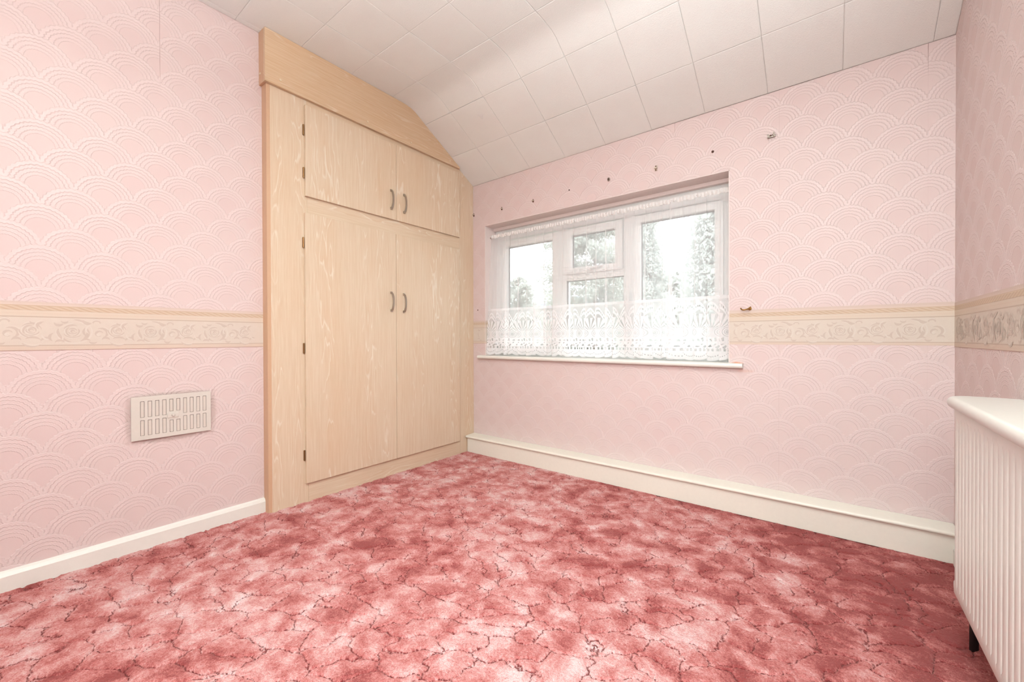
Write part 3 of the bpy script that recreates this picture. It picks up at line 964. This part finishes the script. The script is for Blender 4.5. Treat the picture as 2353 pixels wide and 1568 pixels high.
# plate with real openings: grid of cells with the slots left out
ysn = sorted({VY0, VY1} | {round(v, 4) for s in slots for v in s[:2]})
zsn = sorted({VZ0, VZ1} | {round(v, 4) for s in slots for v in s[2:]})
vs, fs = [], []
def hole(yc, zc):
    return any(s[0] < yc < s[1] and s[2] < zc < s[3] for s in slots)
for t in (PX, XA + .007):
    for y in ysn:
        for z in zsn:
            vs.append((t, y, z))
nY, nZ = len(ysn), len(zsn)
I = lambda k, i, j: k * nY * nZ + i * nZ + j
solid = {}
for i in range(nY - 1):
    for j in range(nZ - 1):
        solid[i, j] = not hole((ysn[i] + ysn[i + 1]) / 2, (zsn[j] + zsn[j + 1]) / 2)
for (i, j), s in solid.items():
    if s:
        fs.append((I(0, i, j), I(0, i + 1, j), I(0, i + 1, j + 1), I(0, i, j + 1)))
        fs.append((I(1, i, j), I(1, i, j + 1), I(1, i + 1, j + 1), I(1, i + 1, j)))
        if not solid.get((i - 1, j)): fs.append((I(0, i, j), I(0, i, j + 1), I(1, i, j + 1), I(1, i, j)))
        if not solid.get((i + 1, j)): fs.append((I(0, i + 1, j), I(1, i + 1, j), I(1, i + 1, j + 1), I(0, i + 1, j + 1)))
        if not solid.get((i, j - 1)): fs.append((I(0, i, j), I(1, i, j), I(1, i + 1, j), I(0, i + 1, j)))
        if not solid.get((i, j + 1)): fs.append((I(0, i, j + 1), I(0, i + 1, j + 1), I(1, i + 1, j + 1), I(1, i, j + 1)))
obj('face_plate', vs, fs, M['vent'], vent)
MB().box(XA, XA + .0069, VY0 + .003, VY1 - .003, VZ0 + .003, VZ1 - .003).make('back_box', M['dirt'], vent)
for (y0, y1, z0, z1) in slots:
    MB().box(XA + .0065, XA + .0100, y0 + .0016, y1 - .0013, z0 + .0013, z1 - .0020).make('shutter', M['vent_shutter'], vent)
kb = MB().box(PX - .0005, PX + .003, .490, .530, .551, .573, .0015)
kb.disc((PX + .002, .510, .563), (1, 0, 0), .006, .008, 12, 1)
smooth_by_angle(kb.make('knob', M['vent'], vent), 40)

# ------------------------------------------------------------------ radiator and its shelf
RX, RB = .280, .362
RY0, RY1 = .35, 1.676
rad = thing('radiator', 'white panel radiator with vertical ribs on the right wall', 'radiator', (.32, 1.0, .16))
pitch = .0333
ysr = []
y = RY1
prof = [(0.0, 0.0), (.10, 0.0), (.26, 1.0), (.74, 1.0), (.90, 0.0)]
k = 0
cols = [(RY1, 0.0), (RY1 - .004, 0.0)]
while RY1 - .006 - (k + 1) * pitch > RY0:
    base_y = RY1 - .006 - k * pitch
    for (f, d) in [(.03, 0.0), (.12, .8), (.18, 1.0), (.82, 1.0), (.88, .8), (.97, 0.0)]:
        cols.append((base_y - f * pitch, d))
    k += 1
cols.append((RY0, 0.0))
zrow = [(.166, 0, .012), (.172, 0, .004), (.178, 0, .001), (.198, 0, 0), (.208, .0, 0), (.219, 1, 0), (.45, 1, 0), (.667, 1, 0), (.677, 0.0, 0), (.690, 0, 0), (.697, 0, .002), (.700, 0, .010)]
vs = []
for (z, env, back) in zrow:
    for (y, d) in cols:
        vs.append((RX + .0045 * (1 - d) * env + back, y, z))
nC = len(cols)
fs = [(j * nC + i, j * nC + i + 1, (j + 1) * nC + i + 1, (j + 1) * nC + i) for j in range(len(zrow) - 1) for i in range(nC - 1)]
smooth_by_angle(obj('front_panel', vs, fs, M['radiator'], rad), 28)
MB().box(RX + .010, RX + .020, RY0, RY1, .170, .699, .003).make('front_waterway', M['radiator'], rad)
MB().box(RB - .012, RB, RY0, RY1 - .004, .170, .699, .003).make('rear_panel', M['radiator'], rad)
MB().box(RX + .016, RB - .004, RY1 - .012, RY1 - .001, .20, .694, .003).make('side_panel', M['radiator'], rad)
g = MB()
for i in range(38):
    yy = RY0 + .02 + i * .0345
    g.box(RX + .018, RB - .010, yy, yy + .02, .690, .696)
tag(g.make('top_grille', M['radiator'], rad), kind='stuff')
for yy in (.55, 1.50):
    MB().box(RB - .002, XC - .001, yy - .02, yy + .02, .30, .62, .002).make('bracket', M['radiator'], rad)
MB().tube([(.331, 1.735, -.005), (.331, 1.735, .09), (.331, 1.722, .135), (.331, 1.69, .150), (.331, 1.655, .168), (.331, 1.65, .19)], .0095, 12).make('supply_pipe', M['dark_pipe'], rad, True)

shelf = thing('radiator_shelf', 'white round edged shelf lying above the ribbed radiator', 'shelf', (.33, 1.0, .702))
# plan outline with rounded far corners, bullnose front edge
SY1, SY0 = 1.705, .30
out = [(XC - .001, SY0), (XC - .001, SY1 - .025)]
for t in np.linspace(0, PI / 2, 7):
    out.append((XC - .03 + .028 * math.cos(t), SY1 - .028 + .028 * math.sin(t)))
for t in np.linspace(PI / 2, PI, 9):
    out.append((.262 + .055 + .055 * math.cos(t), SY1 - .055 + .055 * math.sin(t) * 1.0))
out.append((.262, SY0))
bm = bmesh.new()
va = [bm.verts.new((x, y, .7025)) for x, y in out]; vb = [bm.verts.new((x, y, .7345)) for x, y in out]
bm.faces.new(va[::-1]); ft = bm.faces.new(vb)
for i in range(len(out)):
    j = (i + 1) % len(out)
    bm.faces.new((va[i], va[j], vb[j], vb[i]))
bmesh.ops.recalc_face_normals(bm, faces=list(bm.faces))
hor = [e for e in bm.edges if abs(e.verts[0].co.z - e.verts[1].co.z) < 1e-6 and not (e.verts[0].co.x > XC - .01 and e.verts[1].co.x > XC - .01)]
bmesh.ops.bevel(bm, geom=hor, offset=.0145, segments=5, profile=.5, affect='EDGES')
smooth_by_angle(MB().bm(bm).make('shelf_board', M['shelf'], shelf), 30)
for yy in (.6, 1.3):
    MB().box(XC - .05, XC - .001, yy, yy + .02, .700, .7026).make('shelf_bracket', M['screw'], shelf)

# ------------------------------------------------------------------ leftover fixings on the window wall
def fixing(name, label, cat, x, z, style, wall_y=YB):
    f = thing(name, label, cat, (x, wall_y, z), 'curtain rail fixings above the window' if cat == 'wall fixing' else None)
    y = wall_y
    N = (0, -1, 0)
    if style == 'bracket':         # two screw heads on a small cream clip
        smooth_by_angle(MB().box(x - .0075, x + .0075, y - .006, y, z - .016, z + .016, .002).box(x - .0075, x + .0095, y - .020, y - .005, z - .005, z + .002, .0015).make('clip', M['bracket'], f), 40)
        MB().disc((x, y - .0055, z + .010), N, .0042, .003, 10, 1).make('screw', M['plug'], f)
        MB().disc((x, y - .0055, z - .011), N, .0042, .003, 10, 1).make('screw', M['plug'], f)
    elif style == 'double':
        MB().disc((x, y, z + .008), N, .0046, .003, 10, 1).make('plug', M['plug'], f)
        MB().disc((x + .001, y, z - .006), N, .0062, .003, 10, 1).make('plug', M['plug'], f)
        MB().box(x - .008, x + .009, y - .012, y, z - .0012, z + .0036, .001).make('clip', M['bracket'], f)
    elif style == 'plug':
        MB().disc((x, y, z), N, .0068, .003, 12, 1).make('plug', M['plug'], f)
        MB().disc((x + .001, y - .002, z), N, .0032, .006, 8).make('screw', M['dirt'], f)
    elif style == 'hole':
        MB().disc((x, y, z), N, .0048, .002, 10).make('plug', M['dirt'], f)
    elif style == 'ring':
        MB().tube([(x + .008 * math.cos(a), y - .006, z + .009 * math.sin(a)) for a in np.linspace(-2.4, 2.2, 12)], .0026, 8).make('clip', M['screw'], f, True)
        MB().disc((x - .003, y, z + .002), N, .0060, .004, 10).make('plug', M['dirt'], f)
    elif style == 'open':          # proud metal clip seen almost end on
        smooth_by_angle(MB().box(x - .017, x + .017, y - .010, y, z - .007, z + .005, .002).box(x - .017, x - .011, y - .020, y - .008, z - .009, z + .008, .0015).box(x + .007, x + .013, y - .018, y - .008, z - .005, z + .012, .0015).make('clip', M['screw'], f), 40)
        MB().disc((x - .003, y - .010, z + .001), N, .004, .004, 10, 1).make('screw', M['plug'], f)
        MB().disc((x + .007, y - .010, z + .002), N, .0032, .004, 10, 1).make('screw', M['plug'], f)
    return f
for (x, z, st, lb) in [(-2.262, 1.895, 'double', 'small rail fixing tight against the wardrobe edge, above the window'),
                       (-1.972, 1.890, 'double', 'twin plug rail fixing above the left end of the window'),
                       (-1.681, 1.889, 'double', 'dark topped twin plug fixing, third from the wardrobe above the window'),
                       (-1.385, 1.900, 'hole', 'tiny dark empty plug hole above the left mullion of the window'),
                       (-1.099, 1.902, 'ring', 'dark plug with a curved steel clip above the middle of the window'),
                       (-.802, 1.896, 'bracket', 'cream rail clip with two screws above the right window pane'),
                       (-.498, 1.908, 'plug', 'round brown plug with a bare screw above the window top right corner'),
                       (-.228, 1.908, 'open', 'proud steel rail clip on the wall right of the window')]:
    fixing('rail_fixing', lb, 'wall fixing', x, z, st)
fixing('wall_plug', 'small grey plug on the narrow wall left of the window', 'wall plug', -2.222, 1.128, 'hole')
# brass tie back hook sitting on the border
hk = thing('tieback_hook', 'small tarnished brass tieback hook over the border right of the window', 'hook', (-.335, YB, 1.047))
q = MB().disc((-.322, YB, 1.050), (0, -1, 0), .0085, .004, 14, 1)
smooth_by_angle(q.make('backplate', M['brass'], hk), 40)
MB().tube([(-.322, YB - .003, 1.050), (-.324, YB - .020, 1.049), (-.332, YB - .030, 1.046), (-.345, YB - .033, 1.043), (-.356, YB - .030, 1.046), (-.360, YB - .026, 1.053)], [.0042, .004, .0036, .0034, .0032, .0036], 10).make('hook_arm', M['brass'], hk, True)
MB().tube([(-.322, YB - .004, 1.050), (-.318, YB - .010, 1.060)], .003, 8).make('hook_tip', M['brass'], hk, True)

# ------------------------------------------------------------------ outside, seen pale through the net
GZ = -2.8
def px_ray(px, py):
    d = rr * ((px - 1176.5) / F) + uu * (-(py - 784) / F) + fw
    return d
def at(px, py, y):
    d = px_ray(px, py); t = y / d.y
    return CAM + d * t
lawn = MB().box(-60, 40, YB + .6, 70, GZ - .2, GZ).make('lawn', M['lawn'])
struct(lawn, 'pale lawn of the garden far below the window', 'ground')
nrg = np.random.RandomState(5)
def tree(name, label, cat, px, dist, top_py, width, mat, n, cone=True, bottom=GZ + .3, leaf=.055):
    base = at(px, 784, dist)
    top = at(px, top_py, dist).z
    t = thing(name, label, cat, (base.x, base.y, GZ))
    MB().tube([(base.x, base.y, GZ - .05), (base.x + .05, base.y, (GZ + top) / 2), (base.x, base.y, top - .3)], [.22, .14, .03], 10).make('trunk', M['bark'], t, True)
    H = top - bottom
    vs, fs = [], []
    # boughs with leaf sprays along them
    nb = 130
    for b_ in range(nb):
        f = (b_ + nrg.rand()) / nb
        z = bottom + H * f
        if cone:
            rad_ = width * (1 - f) ** .75 + .12
        else:
            rad_ = width * math.sqrt(max(.05, 1 - (2 * f - 1) ** 2 * .95))
        rad_ *= nrg.uniform(.65, 1.1)
        a = nrg.rand() * 2 * PI
        m = n // nb
        for i in range(m):
            s = nrg.rand() ** .6
            sp = .08 + .13 * s
            c = np.array([base.x + rad_ * s * math.cos(a), base.y + rad_ * s * math.sin(a), z - .25 * s * rad_ * (1 if cone else .1)]) + nrg.normal(0, sp, 3)
            d1 = nrg.normal(0, 1, 3); d1 /= np.linalg.norm(d1)
            d2 = np.cross(d1, nrg.normal(0, 1, 3)); d2 /= np.linalg.norm(d2)
            l = leaf * nrg.uniform(.6, 1.4)
            k0 = len(vs)
            vs += [tuple(c - d1 * l), tuple(c + d2 * l * .45), tuple(c + d1 * l), tuple(c - d2 * l * .45)]
            fs.append((k0, k0 + 1, k0 + 2, k0 + 3))
    fo = obj('foliage', vs, fs, mat, t)
    fo['kind'] = 'stuff'
    return t
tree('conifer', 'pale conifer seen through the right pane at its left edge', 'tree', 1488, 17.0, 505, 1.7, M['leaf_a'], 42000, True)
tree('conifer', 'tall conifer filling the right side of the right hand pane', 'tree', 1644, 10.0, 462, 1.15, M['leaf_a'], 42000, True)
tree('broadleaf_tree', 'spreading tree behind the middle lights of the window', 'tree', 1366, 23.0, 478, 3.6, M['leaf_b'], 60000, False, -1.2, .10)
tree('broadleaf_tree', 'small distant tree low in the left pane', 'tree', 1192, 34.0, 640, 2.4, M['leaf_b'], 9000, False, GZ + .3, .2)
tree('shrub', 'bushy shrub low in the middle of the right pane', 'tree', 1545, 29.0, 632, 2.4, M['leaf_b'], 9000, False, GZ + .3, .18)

def house(name, label, px0, px1, ridge_py, eave_py, dist, depth, chimney_px=None):
    p0, p1 = at(px0, eave_py, dist), at(px1, eave_py, dist)
    ze = p0.z; zr = at((px0 + px1) / 2, ridge_py, dist + depth / 2).z
    hs = thing(name, label, 'house', ((p0.x + p1.x) / 2, dist, GZ))
    MB().box(p0.x, p1.x, dist, dist + depth, GZ - .05, ze).make('wall', M['house'], hs)
    in_ = (p1.x - p0.x) * .22
    ym = dist + depth / 2
    o_ = .35
    vs = [(p0.x - o_, dist - o_, ze), (p1.x + o_, dist - o_, ze), (p1.x + o_, dist + depth + o_, ze), (p0.x - o_, dist + depth + o_, ze), (p0.x + in_, ym, zr), (p1.x - in_, ym, zr)]
    obj('roof', vs, [(0, 1, 5, 4), (1, 2, 5), (2, 3, 4, 5), (3, 0, 4), (3, 2, 1, 0)], M['roof'], hs)
    n = 4
    for i in range(n):
        xa = p0.x + (p1.x - p0.x) * (i + .3) / n; wd = (p1.x - p0.x) * .11
        w_ = MB().box(xa, xa + wd, dist - .05, dist + .02, ze - 1.5, ze - .4).make('window', M['upvc'], hs)
        MB().box(xa + .1, xa + wd - .1, dist - .07, dist - .045, ze - 1.4, ze - .5).make('pane', M['gasket'], w_)
    if chimney_px:
        c = at(chimney_px, ridge_py, ym)
        MB().box(c.x - .5, c.x + .5, ym - .4, ym + .4, ze, zr + 1.4, .03).make('chimney', M['house'], hs)
    return hs
house('house', 'pale house with a grey hipped roof low in the left pane', 1215, 1345, 684, 712, 40, 9)
house('house', 'house with a square chimney low in the right hand pane', 1500, 1640, 690, 716, 40, 9, 1556)

# distant planting that closes the view low down behind the lace
def far_hedge(name, label, dist, px0, px1, top_py, n, leaf):
    p0, p1 = at(px0, top_py, dist), at(px1, top_py, dist)
    vs, fs = [], []
    for i in range(n):
        x = nrg.uniform(p0.x, p1.x)
        top = p0.z + .45 * math.sin(x * .9) + .3 * math.sin(x * 2.3 + 1)
        c = np.array([x, dist + nrg.normal(0, .5), GZ + (top - GZ) * nrg.rand() ** .7])
        d1 = nrg.normal(0, 1, 3); d1 /= np.linalg.norm(d1)
        d2 = np.cross(d1, nrg.normal(0, 1, 3)); d2 /= np.linalg.norm(d2)
        l = leaf * nrg.uniform(.6, 1.4); k0 = len(vs)
        vs += [tuple(c - d1 * l), tuple(c + d2 * l * .5), tuple(c + d1 * l), tuple(c - d2 * l * .5)]
        fs.append((k0, k0 + 1, k0 + 2, k0 + 3))
    return tag(obj(name, vs, fs, M['hedge']), label, 'hedge')
far_hedge('hedge', 'long pale hedge far off behind the lace of the curtain', 52, 1090, 1720, 716, 16000, .35)

# dab of white filler on the sloping ceiling
d = px_ray(1105, 266)
(ya, za), (yb, zb) = PROFILE[-2], PROFILE[-1]
sl = (zb - za) / (yb - ya)
t_ = (za - .9 - sl * ya) / (d.z - sl * d.y)
p = CAM + d * t_
nrm = Vector((0, sl, -1)).normalized()
e1 = Vector((1, 0, 0)); e2 = nrm.cross(e1)
vs = [tuple(p + nrm * .0045)]
for i in range(14):
    a = 2 * PI * i / 14
    r_ = .020 * (1 + .35 * math.sin(3 * a + 1))
    vs.append(tuple(p + nrm * .0006 + e1 * r_ * math.cos(a) * .9 + e2 * r_ * math.sin(a)))
obj('filler_dab', vs, [(0, 1 + i, 1 + (i + 1) % 14) for i in range(14)], plain('white_filler', (246, 240, 236), .7), cl, True)
